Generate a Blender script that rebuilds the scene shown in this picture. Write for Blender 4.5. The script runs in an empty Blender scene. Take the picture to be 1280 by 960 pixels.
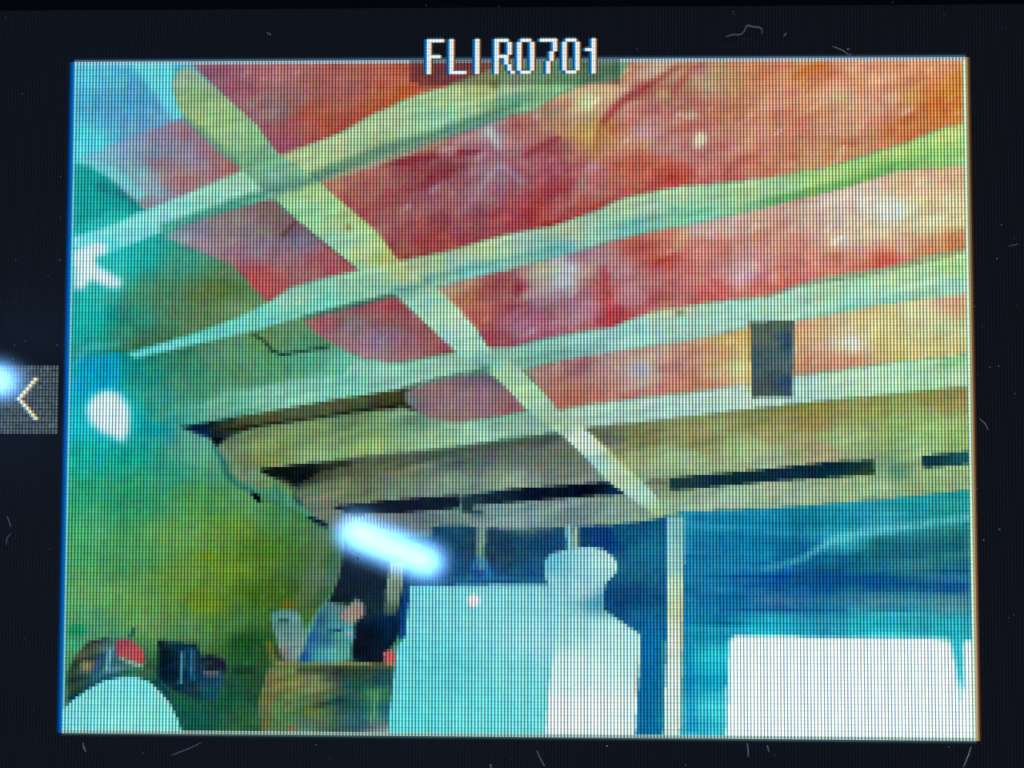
import bpy, bmesh, math
import numpy as np

# ---------------------------------------------------------------- camera, world, exposure
PITCH = 0.00022                 # one display pixel, metres
Z_LCD = 0.0200                  # height of the lit pixels above the bench
F_PX = 1200.0
POSE = (0.036706491, 0.020197455, 0.002120767, 0.00109166, -0.00170608, 0.06451665)

scene = bpy.context.scene
cam_data = bpy.data.cameras.new('camera')
cam_data.sensor_fit = 'HORIZONTAL'
cam_data.sensor_width = 36.0
cam_data.lens = F_PX * 36.0 / 1280.0
cam_data.clip_start = 0.002
cam_data.clip_end = 50.0
camera = bpy.data.objects.new('camera', cam_data)
scene.collection.objects.link(camera)
camera.rotation_euler = POSE[:3]
camera.location = (POSE[3], POSE[4], POSE[5] + Z_LCD)
scene.camera = camera

world = bpy.data.worlds.new('world')
scene.world = world
world.use_nodes = True
wn = world.node_tree.nodes
wn['Background'].inputs['Color'].default_value = (0.50, 0.52, 0.95, 1)
wn['Background'].inputs["Strength"].default_value = 0.17

vs = scene.view_settings
vs.view_transform = 'Standard'
vs.look = 'None'
vs.exposure = 0.0
vs.gamma = 1.0
vs.use_curve_mapping = False

C = scene.collection
LAMP_COL = (0.17, 0.47, 1.0)
LAMP_POWER = 105.0

# ---------------------------------------------------------------- helpers
def euler(rx, ry, rz):
    cx, sx, cy, sy, cz, sz = (math.cos(rx), math.sin(rx), math.cos(ry), math.sin(ry), math.cos(rz), math.sin(rz))
    return (np.array([[cz, -sz, 0], [sz, cz, 0], [0, 0, 1]]) @ np.array([[cy, 0, sy], [0, 1, 0], [-sy, 0, cy]])
            @ np.array([[1, 0, 0], [0, cx, -sx], [0, sx, cx]]))
ROT = euler(*POSE[:3])
EYE = np.array(POSE[3:6])

def st_to_photo(s, t):
    """display pixel coordinates -> position in the photograph (used only to place the picture's contents)"""
    w = np.stack([(s - 138) * PITCH - EYE[0], -(t - 103.5) * PITCH - EYE[1], np.zeros_like(s) - EYE[2]], -1) @ ROT
    return 640 + F_PX * w[..., 0] / -w[..., 2], 480 - F_PX * w[..., 1] / -w[..., 2]

def photo_to_st(x, y, z=0.0):
    d = ROT @ np.array([(x - 640) / F_PX, -(y - 480) / F_PX, -1.0])
    k = (z - EYE[2]) / d[2]
    p = EYE + d * k
    return p[0] / PITCH + 138, 103.5 - p[1] / PITCH

def xy(s, t):
    return (s - 138) * PITCH, -(t - 103.5) * PITCH

def lin(c):
    c = np.clip(np.asarray(c, float) / 255.0, 0, None)
    return np.where(c <= 0.04045, c / 12.92, ((c + 0.055) / 1.055) ** 2.4)

def mat(name, color, rough=0.5, metal=0.0, noise=0.0, scale=200.0):
    m = bpy.data.materials.new(name); m.use_nodes = True
    nt = m.node_tree; b = nt.nodes['Principled BSDF']
    b.inputs['Roughness'].default_value = rough
    b.inputs['Metallic'].default_value = metal
    tc = nt.nodes.new('ShaderNodeTexCoord'); nz = nt.nodes.new('ShaderNodeTexNoise')
    nz.inputs['Scale'].default_value = scale
    nt.links.new(tc.outputs['Object'], nz.inputs['Vector'])
    rp = nt.nodes.new('ShaderNodeValToRGB')
    rp.color_ramp.elements[0].color = tuple(v * (1 - noise) for v in color) + (1,)
    rp.color_ramp.elements[1].color = tuple(min(1, v * (1 + noise)) for v in color) + (1,)
    nt.links.new(nz.outputs['Fac'], rp.inputs['Fac'])
    nt.links.new(rp.outputs['Color'], b.inputs['Base Color'])
    return m

def link(name, me, m, parent=None, loc=(0, 0, 0)):
    o = bpy.data.objects.new(name, me); C.objects.link(o)
    o.location = loc
    if m is not None and not me.materials: me.materials.append(m)
    if parent is not None: o.parent = parent
    return o

def tag(o, label=None, cat=None, group=None, kind=None):
    if label: o['label'] = label
    if cat: o['category'] = cat
    if group: o['group'] = group
    if kind: o['kind'] = kind
    return o

def empty(name, loc=(0, 0, 0)):
    o = bpy.data.objects.new(name, None); C.objects.link(o); o.location = loc
    o.empty_display_size = 0.01
    return o

def bm_mesh(name, bm):
    me = bpy.data.meshes.new(name); bm.to_mesh(me); bm.free(); return me

def rounded_rect(w, h, r, n=6):
    pts = []
    for cx, cy, a0 in ((w/2-r, h/2-r, 0), (-w/2+r, h/2-r, 90), (-w/2+r, -h/2+r, 180), (w/2-r, -h/2+r, 270)):
        for k in range(n + 1):
            a = math.radians(a0 + 90 * k / n)
            pts.append((cx + r * math.cos(a), cy + r * math.sin(a)))
    return pts

def slab(name, outline, z0, z1, bev=0.0):
    bm = bmesh.new()
    vs_ = [bm.verts.new((x, y, z0)) for x, y in outline]
    f = bm.faces.new(vs_)
    ex = bmesh.ops.extrude_face_region(bm, geom=[f])
    for v in ex['geom']:
        if isinstance(v, bmesh.types.BMVert): v.co.z = z1
    if bev: bmesh.ops.bevel(bm, geom=[e for e in bm.edges if abs(e.verts[0].co.z - e.verts[1].co.z) < 1e-7],
                            offset=bev, segments=3, affect='EDGES', profile=0.5)
    bmesh.ops.recalc_face_normals(bm, faces=bm.faces)
    return bm_mesh(name, bm)

def ring(name, out, inn, z0, z1):
    n = len(out); V = []; F = []
    for pts, z in ((out, z0), (out, z1), (inn, z1), (inn, z0)):
        V += [(x, y, z) for x, y in pts]
    for k in range(4):
        a, b = k * n, ((k + 1) % 4) * n
        for i in range(n):
            j = (i + 1) % n
            F.append((a + i, a + j, b + j, b + i))
    me = bpy.data.meshes.new(name); me.from_pydata(V, [], F); me.update()
    bm = bmesh.new(); bm.from_mesh(me); bmesh.ops.recalc_face_normals(bm, faces=bm.faces); bm.to_mesh(me); bm.free()
    return me

# ---------------------------------------------------------------- the picture on the display
NS, NT = 276, 207
S, T = np.meshgrid(np.arange(NS) + 0.5, np.arange(NT) + 0.5)
PX, PY = st_to_photo(S, T)
IMG = np.zeros((NT, NS, 3))
REG = np.zeros((NT, NS), int)
REGIONS = []
rng = np.random.default_rng(7)

def inside(px, py, poly):
    r = np.zeros(px.shape, bool)
    n = len(poly)
    for i in range(n):
        x0, y0 = poly[i]; x1, y1 = poly[(i + 1) % n]
        if y0 == y1: continue
        c = (py < y0) != (py < y1)
        r ^= c & (px < (x1 - x0) * (py - y0) / (y1 - y0) + x0)
    return r

def coverage(poly, soft):
    xs = [p[0] for p in poly]; ys = [p[1] for p in poly]; m = soft + 4
    box = (PX > min(xs) - m) & (PX < max(xs) + m) & (PY > min(ys) - m) & (PY < max(ys) + m)
    cov = np.zeros(PX.shape)
    ax, ay = PX[box], PY[box]
    if ax.size == 0: return cov
    acc = np.zeros(ax.shape); n = 3 if soft < 4 else 7; tot = 0
    for a in np.linspace(-1, 1, n):
        for b in np.linspace(-1, 1, n):
            w = math.exp(-1.5 * (a * a + b * b)) if n > 3 else 1.0
            acc += w * inside(ax + a * soft, ay + b * soft, poly); tot += w
    cov[box] = acc / tot
    return cov

def field(samples, power=1.6, s0=15.0):
    if len(samples) == 3 and not hasattr(samples[0], '__len__'):
        return np.broadcast_to(np.asarray(samples, float), IMG.shape)
    num = np.zeros(IMG.shape); den = np.zeros(PX.shape)
    for x, y, c in samples:
        w = 1.0 / ((PX - x) ** 2 + (1.6 * (PY - y)) ** 2 + s0 * s0) ** power
        num += w[..., None] * np.asarray(c, float); den += w
    return num / den[..., None]

def noise(cx, cy, ang, seed, ch=1):
    """value noise with cells cx by cy photo pixels turned by ang degrees"""
    r = np.random.default_rng(seed)
    a = math.radians(ang)
    u = (PX * math.cos(a) + PY * math.sin(a)) / cx + 200
    v = (-PX * math.sin(a) + PY * math.cos(a)) / cy + 200
    g = r.normal(size=(700, 700, ch))
    iu, iv = np.floor(u).astype(int), np.floor(v).astype(int)
    fu, fv = u - iu, v - iv
    fu = fu * fu * (3 - 2 * fu); fv = fv * fv * (3 - 2 * fv)
    fu, fv = fu[..., None], fv[..., None]
    iu %= 699; iv %= 699
    return (g[iv, iu] * (1-fu) * (1-fv) + g[iv, iu+1] * fu * (1-fv) + g[iv+1, iu] * (1-fu) * fv + g[iv+1, iu+1] * fu * fv)

FIBRE = (noise(26, 11, -14, 1) * np.array([8, 15, 13]) + noise(9, 6, -14, 2, 3) * np.array([8, 8, 8])
         + noise(60, 22, -30, 3) * np.array([4, 14, 12]))
FIBRE = FIBRE * .55 + np.clip(noise(18, 9, -35, 8) - 0.9, 0, 2) * np.array([7, 20, 22])
WOODN = noise(60, 7, -14, 4) * np.array([7, 6, 5]) + noise(12, 8, 0, 5, 3) * 4
WALLN = noise(40, 26, -10, 6) * np.array([5, 4, 3]) + noise(10, 9, 0, 7, 3) * 4
NO = None

SHIFT = {'insulation': (-2, 16, 14), 'wall': (-8, 3, 8), 'wall_plate': (-4, -4, 16), 'rafter': (-2, -4, 4)}

def paint(poly, col, name=None, label=None, soft=1.9, tex=None, alpha=1.0):
    global IMG
    cov = (coverage(poly, soft) * alpha)[..., None]
    c = field(col)
    if name in SHIFT: c = c + np.array(SHIFT[name])
    if tex is not None: c = c + tex
    IMG = IMG * (1 - cov) + c * cov
    if name:
        REGIONS.append((name, label))
        REG[cov[..., 0] > 0.5] = len(REGIONS)

def ell(cx, cy, rx, ry, ang=0, n=20):
    a = math.radians(ang)
    return [(cx + rx*math.cos(t)*math.cos(a) - ry*math.sin(t)*math.sin(a),
             cy + rx*math.cos(t)*math.sin(a) + ry*math.sin(t)*math.cos(a)) for t in [2*math.pi*k/n for k in range(n)]]

def spot(x, y, rx, ry, col, ang=0, soft=3, alpha=0.8):
    paint(ell(x, y, rx, ry, ang), col, soft=soft, alpha=alpha)

def stroke(pts, w, col, soft=1.5, alpha=1.0):
    L = []; R_ = []
    for i, (x, y) in enumerate(pts):
        x0, y0 = pts[max(0, i-1)]; x1, y1 = pts[min(len(pts)-1, i+1)]
        d = math.hypot(x1-x0, y1-y0) or 1
        nx, ny = -(y1-y0)/d, (x1-x0)/d
        ww = w[i] if hasattr(w, '__len__') else w
        L.append((x + nx*ww/2, y + ny*ww/2)); R_.append((x - nx*ww/2, y - ny*ww/2))
    paint(L + R_[::-1], col, soft=soft, alpha=alpha)

# --- whole upper left: boarded ceiling lit cyan
paint([(60, 60), (1240, 60), (1240, 945), (60, 945)],
      [(100, 90, (80, 205, 235)), (150, 130, (75, 170, 215)), (190, 165, (100, 165, 215)), (110, 185, (70, 225, 240)),
       (110, 250, (10, 185, 180)), (150, 240, (20, 150, 155)), (150, 290, (40, 210, 205)), (180, 320, (20, 190, 180)),
       (230, 330, (60, 160, 135)), (300, 340, (90, 145, 105)), (110, 400, (10, 190, 185)), (170, 400, (40, 155, 130)),
       (210, 375, (75, 140, 100)), (255, 370, (100, 130, 70)), (300, 385, (110, 160, 110)), (190, 425, (65, 125, 85)),
       (250, 405, (95, 140, 90)), (280, 360, (95, 125, 60)), (400, 400, (90, 165, 120))],
      'ceiling_board', 'cyan and green boarded ceiling at the upper left of the picture', tex=WALLN)
paint([(160, 74), (216, 74), (224, 140), (228, 150), (214, 150), (190, 112)], (95, 228, 238), soft=5, alpha=.85)
stroke([(205, 80), (225, 148)], 7, (90, 225, 230), soft=3, alpha=.7)
paint([(92, 205), (112, 205), (150, 238), (170, 252), (140, 262), (92, 285)], (15, 172, 165), soft=2.5, alpha=.8)
stroke([(120, 232), (170, 251)], 10, (30, 120, 140), soft=4, alpha=.6)

# --- insulation in the bays
paint([(236, 76), (640, 72), (640, 90), (560, 112), (510, 125), (460, 148), (410, 174), (348, 197), (318, 158)],
      [(260, 90, (150, 75, 105)), (300, 110, (165, 75, 95)), (345, 95, (190, 95, 100)), (350, 135, (150, 105, 115)),
       (360, 120, (165, 90, 95)), (400, 150, (190, 60, 45)), (440, 110, (175, 80, 80)), (490, 105, (200, 85, 60)), (500, 115, (205, 80, 30)),
       (350, 180, (165, 65, 90)), (410, 95, (180, 85, 80)), (550, 90, (170, 60, 70)), (470, 130, (195, 85, 50)), (390, 140, (185, 75, 50))],
      'insulation', 'red insulation above the topmost rafter of the picture', tex=FIBRE * .6)
paint([(100, 196), (160, 172), (208, 155), (226, 149), (236, 154), (266, 182), (306, 212), (300, 225), (256, 240), (215, 256), (186, 266), (160, 243), (122, 208)],
      [(120, 190, (110, 195, 215)), (160, 182, (125, 145, 185)), (205, 165, (150, 120, 160)), (232, 165, (160, 105, 120)),
       (262, 190, (170, 100, 115)), (285, 208, (180, 100, 95)), (240, 198, (140, 130, 165)), (200, 192, (130, 130, 165)),
       (200, 206, (160, 95, 120)), (225, 225, (185, 100, 105)), (235, 212, (170, 120, 120)), (175, 215, (125, 180, 190)),
       (190, 240, (140, 165, 180)), (185, 255, (150, 130, 150)), (145, 200, (120, 160, 190))],
      'insulation', 'pink insulation patch left of the crossing batten under the cyan corner', tex=FIBRE * .5)
stroke([(98, 198), (140, 215), (178, 246)], [6, 16, 14], (105, 215, 222), soft=4, alpha=.8)
paint([(392, 229), (420, 215), (480, 197), (560, 170), (600, 158), (640, 143), (665, 138), (700, 117), (735, 102), (770, 92), (790, 70), (1215, 64),
       (1215, 154), (1180, 160), (1130, 180), (1080, 195), (1040, 208), (960, 224), (840, 235), (780, 248), (745, 264),
       (690, 284), (640, 293), (600, 303), (560, 315), (500, 328), (487, 322), (470, 290), (430, 256)],
      [(410, 228, (195, 130, 100)), (450, 213, (190, 105, 95)), (450, 238, (175, 75, 70)), (480, 275, (170, 72, 78)), (500, 315, (165, 65, 60)),
       (520, 205, (160, 45, 60)), (560, 215, (150, 60, 70)), (540, 240, (160, 65, 80)), (580, 280, (160, 65, 75)), (560, 300, (180, 55, 55)),
       (540, 185, (185, 85, 75)), (580, 172, (180, 105, 110)), (615, 165, (170, 150, 160)), (605, 185, (170, 90, 110)), (650, 160, (190, 90, 85)),
       (620, 220, (165, 105, 125)), (610, 250, (165, 90, 110)), (640, 270, (180, 55, 65)), (670, 270, (185, 50, 50)), (700, 215, (180, 75, 90)),
       (690, 240, (180, 60, 70)), (690, 190, (175, 70, 80)), (720, 150, (195, 150, 110)), (700, 130, (200, 130, 100)), (690, 148, (190, 110, 90)),
       (732, 125, (215, 190, 130)), (735, 165, (210, 150, 70)), (760, 160, (205, 130, 70)), (760, 110, (215, 160, 120)), (780, 145, (205, 110, 100)),
       (740, 240, (190, 100, 95)), (760, 260, (190, 60, 55)), (800, 115, (195, 95, 90)), (830, 90, (200, 150, 120)), (820, 130, (195, 110, 105)),
       (840, 125, (190, 115, 95)), (880, 100, (195, 140, 110)), (860, 150, (205, 115, 100)), (810, 165, (200, 130, 130)), (800, 210, (205, 85, 60)),
       (840, 220, (205, 55, 45)), (900, 220, (205, 95, 85)), (870, 190, (200, 110, 110)), (920, 140, (205, 105, 75)), (960, 180, (215, 125, 100)),
       (940, 90, (215, 115, 70)), (1010, 95, (225, 120, 70)), (980, 130, (220, 125, 95)), (1080, 100, (235, 135, 100)), (1050, 120, (225, 150, 110)),
       (1100, 135, (230, 150, 120)), (1160, 90, (235, 135, 90)), (1190, 110, (230, 140, 55)), (1180, 140, (225, 115, 45)),
       (1130, 165, (215, 115, 60)), (1050, 195, (210, 130, 80)), (990, 210, (210, 120, 85)), (1060, 165, (215, 130, 100))],
      'insulation', 'broad orange-red insulation between the topmost and second rafters', tex=FIBRE)
# folds and foil glints of the broad bay
stroke([(752, 155), (775, 128), (810, 108), (850, 82)], [9, 9, 7, 4], (165, 55, 55), soft=3, alpha=.75)
stroke([(750, 152), (745, 190)], 6, (190, 110, 50), soft=4, alpha=.6)
stroke([(478, 206), (560, 192), (600, 190)], [3, 7, 4], (140, 25, 45), soft=3, alpha=.8)
stroke([(655, 195), (700, 172)], 8, (160, 55, 60), soft=4, alpha=.7)
stroke([(610, 160), (625, 185)], 8, (185, 205, 210), soft=3, alpha=.8)
spot(560, 188, 14, 7, (190, 160, 165), -10, alpha=.7)
stroke([(595, 240), (625, 205), (655, 230)], 8, (170, 150, 175), soft=4, alpha=.6)
spot(735, 128, 6, 12, (205, 225, 165), alpha=.8)
spot(762, 118, 14, 8, (225, 180, 130), soft=5, alpha=.6)
spot(690, 140, 16, 7, (150, 145, 115), -20, soft=5, alpha=.6)
spot(875, 175, 8, 11, (220, 220, 180), 20, alpha=.9)
spot(860, 145, 13, 3, (200, 205, 185), alpha=.8)
spot(808, 164, 9, 8, (205, 150, 165), soft=3, alpha=.8)
spot(830, 185, 22, 4, (190, 150, 150), alpha=.7)
spot(790, 180, 24, 4, (215, 150, 110), alpha=.7)
spot(740, 210, 12, 5, (200, 145, 160), -20, alpha=.8)
spot(728, 228, 7, 10, (165, 140, 120), alpha=.8)
spot(735, 218, 26, 4, (205, 125, 130), alpha=.6)
spot(845, 110, 26, 12, (180, 120, 80), -30, soft=6, alpha=.5)
stroke([(838, 120), (860, 90), (880, 80)], 7, (185, 75, 75), soft=3, alpha=.6)
spot(830, 118, 10, 6, (200, 180, 120), alpha=.6)
spot(1140, 123, 14, 9, (215, 175, 85), soft=5, alpha=.6)
spot(1115, 122, 12, 8, (225, 180, 150), soft=5, alpha=.6)
spot(910, 100, 22, 22, (190, 160, 100), soft=8, alpha=.5)
spot(1055, 122, 20, 6, (200, 185, 135), soft=5, alpha=.6)
stroke([(990, 98), (1010, 86), (1035, 82)], 8, (215, 110, 30), soft=5, alpha=.6)

paint([(203, 296), (240, 275), (290, 262), (340, 247), (350, 257), (372, 275), (400, 298), (425, 318), (450, 338), (400, 350), (365, 359), (336, 378),
       (318, 362), (300, 340), (288, 330), (245, 312)],
      [(215, 295, (130, 145, 160)), (240, 285, (130, 120, 145)), (290, 275, (145, 115, 115)), (335, 260, (135, 90, 90)), (320, 290, (140, 115, 115)),
       (355, 285, (130, 75, 75)), (370, 300, (120, 105, 140)), (300, 310, (160, 95, 115)), (250, 308, (165, 125, 140)), (330, 310, (135, 110, 140)),
       (355, 325, (160, 90, 110)), (410, 325, (180, 70, 80)), (430, 335, (180, 65, 75)), (330, 345, (195, 60, 60)), (320, 350, (205, 55, 60)),
       (345, 355, (190, 60, 70)), (370, 345, (165, 90, 95)), (395, 345, (175, 85, 85))],
      'insulation', 'mauve insulation left of the batten between first and second rafters', tex=FIBRE * .5)
stroke([(352, 296), (370, 277)], 5, (90, 50, 60), soft=2, alpha=.7)
stroke([(378, 282), (440, 330)], 4, (70, 75, 95), soft=2, alpha=.5)
paint([(543, 360), (590, 346), (640, 335), (700, 320), (750, 305), (800, 292), (840, 283), (870, 277), (900, 271), (960, 257), (1040, 238), (1120, 212), (1215, 202),
       (1215, 311), (1160, 320), (1130, 330), (1080, 340), (1040, 345), (1000, 355), (960, 371), (880, 380), (830, 389), (800, 397),
       (765, 410), (700, 420), (640, 434), (606, 433), (597, 415), (570, 387)],
      [(565, 362, (185, 135, 110)), (580, 375, (195, 115, 85)), (600, 395, (200, 85, 75)), (610, 420, (170, 55, 65)), (640, 360, (175, 80, 80)),
       (640, 385, (165, 50, 70)), (650, 410, (165, 90, 115)), (680, 375, (165, 115, 130)), (670, 405, (180, 75, 110)), (690, 340, (185, 160, 120)),
       (710, 335, (170, 175, 195)), (705, 350, (180, 195, 205)), (730, 325, (190, 120, 125)), (700, 370, (170, 125, 145)), (725, 385, (185, 110, 140)),
       (740, 350, (185, 85, 90)), (765, 375, (205, 60, 70)), (775, 345, (190, 120, 130)), (790, 365, (195, 120, 125)), (770, 400, (195, 50, 60)),
       (800, 375, (190, 90, 100)), (830, 385, (190, 90, 80)), (795, 305, (200, 85, 75)), (830, 320, (210, 75, 65)), (840, 300, (210, 110, 90)),
       (870, 280, (215, 170, 160)), (890, 310, (215, 110, 100)), (920, 280, (215, 170, 155)), (930, 345, (215, 165, 185)), (920, 325, (215, 145, 130)),
       (900, 365, (220, 80, 75)), (950, 360, (220, 95, 80)), (980, 310, (220, 130, 115)), (960, 290, (220, 150, 125)), (990, 350, (220, 90, 80)),
       (1000, 335, (225, 120, 110)), (1040, 260, (220, 180, 165)), (1010, 265, (210, 160, 140)), (1060, 300, (220, 180, 155)), (1050, 330, (220, 110, 90)),
       (1100, 290, (225, 190, 155)), (1110, 325, (225, 75, 60)), (1130, 305, (230, 170, 135)), (1150, 240, (230, 175, 130)), (1110, 265, (215, 215, 205)),
       (1180, 225, (230, 160, 125)), (1190, 265, (225, 195, 140)), (1160, 280, (225, 215, 165)), (1190, 303, (215, 120, 65)), (1160, 315, (210, 130, 80))],
      'insulation', 'pink and red insulation between the second and third rafters', tex=FIBRE)
stroke([(700, 350), (716, 333)], 9, (190, 200, 215), soft=2, alpha=.7)
spot(730, 316, 26, 4, (160, 130, 165), -15, alpha=.7)
spot(755, 325, 18, 3, (190, 150, 165), alpha=.6)
spot(728, 343, 12, 3, (205, 195, 160), alpha=.7)
stroke([(755, 330), (762, 412)], 9, (210, 45, 50), soft=3, alpha=.45)
spot(648, 360, 6, 14, (155, 30, 45), alpha=.6)
spot(790, 372, 20, 12, (195, 140, 155), soft=5, alpha=.6)
paint([(376, 402), (410, 390), (450, 379), (492, 369), (520, 392), (545, 415), (571, 440), (530, 447), (480, 456), (458, 451), (430, 438), (395, 418)],
      [(385, 403, (165, 90, 95)), (402, 403, (180, 60, 70)), (440, 405, (135, 115, 120)), (420, 390, (150, 80, 90)), (455, 385, (160, 55, 65)),
       (490, 380, (170, 45, 55)), (515, 405, (165, 85, 85)), (540, 430, (170, 75, 80)), (560, 438, (170, 70, 75)), (470, 425, (145, 115, 150)),
       (440, 430, (170, 110, 120)), (505, 440, (165, 95, 100)), (475, 400, (160, 80, 85)), (470, 448, (165, 120, 130)), (490, 420, (150, 100, 130))],
      'insulation', 'dark red insulation left of the batten below the second rafter', tex=FIBRE * .6)
paint([(655, 462), (700, 450), (800, 432), (860, 424), (935, 408), (1000, 398), (1040, 391), (1100, 379), (1215, 363), (1215, 444), (1120, 453), (990, 471), (935, 482),
       (870, 490), (800, 498), (740, 505), (700, 513), (690, 506), (672, 482)],
      [(680, 465, (180, 125, 110)), (720, 460, (170, 100, 110)), (700, 490, (190, 110, 95)), (710, 503, (195, 105, 80)), (760, 475, (185, 125, 120)),
       (800, 465, (190, 165, 165)), (760, 495, (200, 100, 90)), (840, 455, (200, 120, 115)), (850, 480, (210, 120, 100)), (895, 465, (210, 160, 115)),
       (880, 480, (205, 120, 95)), (920, 425, (215, 170, 90)), (925, 460, (215, 215, 140)), (900, 445, (210, 140, 105)), (1010, 415, (225, 165, 120)),
       (1005, 450, (215, 140, 100)), (1060, 430, (220, 205, 170)), (1060, 455, (220, 130, 100)), (1100, 410, (220, 190, 120)), (1160, 395, (215, 205, 150)),
       (1190, 380, (225, 165, 120)), (1120, 440, (215, 190, 110)), (1180, 430, (215, 180, 110)), (1180, 410, (200, 210, 150)), (820, 440, (190, 130, 110)),
       (1000, 465, (205, 140, 110))],
      'insulation', 'pale pink insulation around the grey plate between third and fourth rafters', tex=FIBRE * .8)
spot(798, 461, 10, 7, (165, 170, 195), alpha=.8)
spot(1063, 428, 13, 7, (215, 225, 215), alpha=.8)

# --- boarded stretch below the second rafter on the left
paint([(130, 446), (220, 428), (320, 412), (380, 393), (380, 402), (395, 418), (430, 438), (458, 451), (500, 456), (620, 440), (620, 470), (500, 500), (320, 520), (225, 540), (150, 560), (80, 600), (80, 450)],
      [(110, 460, (0, 180, 190)), (160, 465, (5, 160, 150)), (220, 450, (55, 145, 105)), (270, 440, (90, 155, 115)), (340, 425, (95, 150, 90)),
       (360, 405, (100, 155, 115)), (400, 425, (85, 150, 105)), (300, 470, (85, 150, 105)), (230, 480, (60, 150, 115)), (350, 460, (80, 165, 115)),
       (380, 450, (80, 185, 150)), (430, 450, (100, 200, 175)), (430, 480, (110, 205, 170)), (300, 500, (120, 195, 155)), (240, 520, (95, 190, 145)),
       (150, 520, (0, 190, 195)), (100, 520, (10, 185, 195)), (380, 490, (145, 215, 180)), (200, 500, (50, 165, 140)), (110, 490, (0, 165, 200)), (190, 470, (10, 140, 130))],
      'ceiling_board', 'green boarded ceiling under the second rafter at the left', tex=WALLN)
stroke([(312, 416), (328, 424), (340, 438), (352, 443), (378, 439), (412, 433)], [2, 3, 4, 4, 3, 3], (30, 65, 50), soft=1.4, alpha=.9)

# --- rafter ONE (top)
R1 = [(92, 308), (92, 296), (140, 282), (170, 267), (232, 243), (300, 214), (348, 195), (410, 172), (430, 164), (460, 146), (510, 123), (560, 107), (600, 92),
      (640, 72), (790, 70), (775, 100), (735, 104), (700, 116), (668, 138), (640, 141), (600, 153), (560, 168), (480, 196), (420, 213), (395, 224), (350, 246),
      (300, 256), (250, 270), (210, 286), (165, 305), (130, 318)]
paint(R1, [(100, 305, (150, 245, 245)), (150, 285, (120, 232, 228)), (220, 262, (140, 235, 215)), (270, 240, (150, 228, 195)), (300, 228, (155, 225, 180)),
           (350, 205, (175, 205, 130)), (400, 185, (175, 212, 145)), (470, 162, (180, 215, 150)), (560, 125, (175, 215, 145)), (640, 105, (165, 200, 140)),
           (700, 95, (130, 200, 135)), (740, 85, (110, 170, 120)), (640, 125, (120, 195, 145)), (600, 110, (185, 195, 110)), (560, 145, (145, 215, 165))],
      'rafter', 'topmost pale rafter of the picture, curving up towards the file name', tex=WOODN)
stroke([(345, 237), (400, 218), (480, 187), (540, 170), (600, 148), (650, 130)], [5, 14, 16, 12, 10, 6], (85, 140, 115), soft=3, alpha=.75)
stroke([(405, 225), (480, 201), (560, 175)], [7, 7, 3], (150, 195, 150), soft=2, alpha=.6)
stroke([(200, 285), (250, 268), (310, 248), (350, 238)], [8, 10, 12, 10], (45, 150, 130), soft=3, alpha=.7)
spot(618, 107, 5, 5, (120, 120, 60), alpha=.8)

# --- rafter TWO
R2 = [(160, 442), (250, 414), (300, 396), (337, 377), (365, 359), (400, 349), (450, 337), (500, 326), (560, 314), (600, 302), (640, 292), (690, 283), (745, 264),
      (780, 248), (840, 235), (960, 223), (1040, 208), (1080, 195), (1130, 180), (1180, 160), (1215, 152), (1215, 206), (1120, 214), (1050, 236), (990, 250),
      (930, 266), (870, 279), (800, 292), (750, 305), (700, 320), (640, 336), (590, 347), (545, 360), (495, 367), (440, 378), (390, 392), (320, 413), (220, 436), (168, 448)]
paint(R2, [(180, 440, (90, 225, 215)), (250, 422, (95, 220, 200)), (320, 402, (110, 225, 200)), (380, 372, (150, 215, 175)), (440, 352, (150, 215, 170)),
           (400, 380, (105, 220, 195)), (520, 338, (180, 200, 135)), (520, 352, (120, 205, 180)), (600, 315, (190, 215, 150)), (600, 335, (125, 215, 205)),
           (700, 290, (190, 215, 160)), (700, 308, (120, 205, 195)), (780, 262, (185, 215, 160)), (790, 283, (110, 200, 185)), (860, 245, (180, 222, 165)),
           (870, 268, (120, 210, 170)), (950, 235, (190, 228, 160)), (960, 250, (110, 190, 120)), (1040, 218, (190, 230, 130)), (1050, 228, (130, 205, 110)),
           (1120, 192, (190, 230, 120)), (1120, 207, (120, 200, 100)), (1190, 170, (195, 232, 120)), (1190, 195, (150, 220, 120))],
      'rafter', 'second pale rafter from the top, rising to the right edge', tex=WOODN)
stroke([(380, 397), (440, 383), (495, 368)], [3, 5, 4], (55, 120, 115), soft=2, alpha=.8)
stroke([(500, 355), (600, 333), (700, 309)], [5, 6, 5], (75, 165, 155), soft=2.5, alpha=.6)
stroke([(960, 253), (1060, 228), (1120, 210)], [5, 7, 4], (80, 170, 75), soft=3, alpha=.6)

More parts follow.
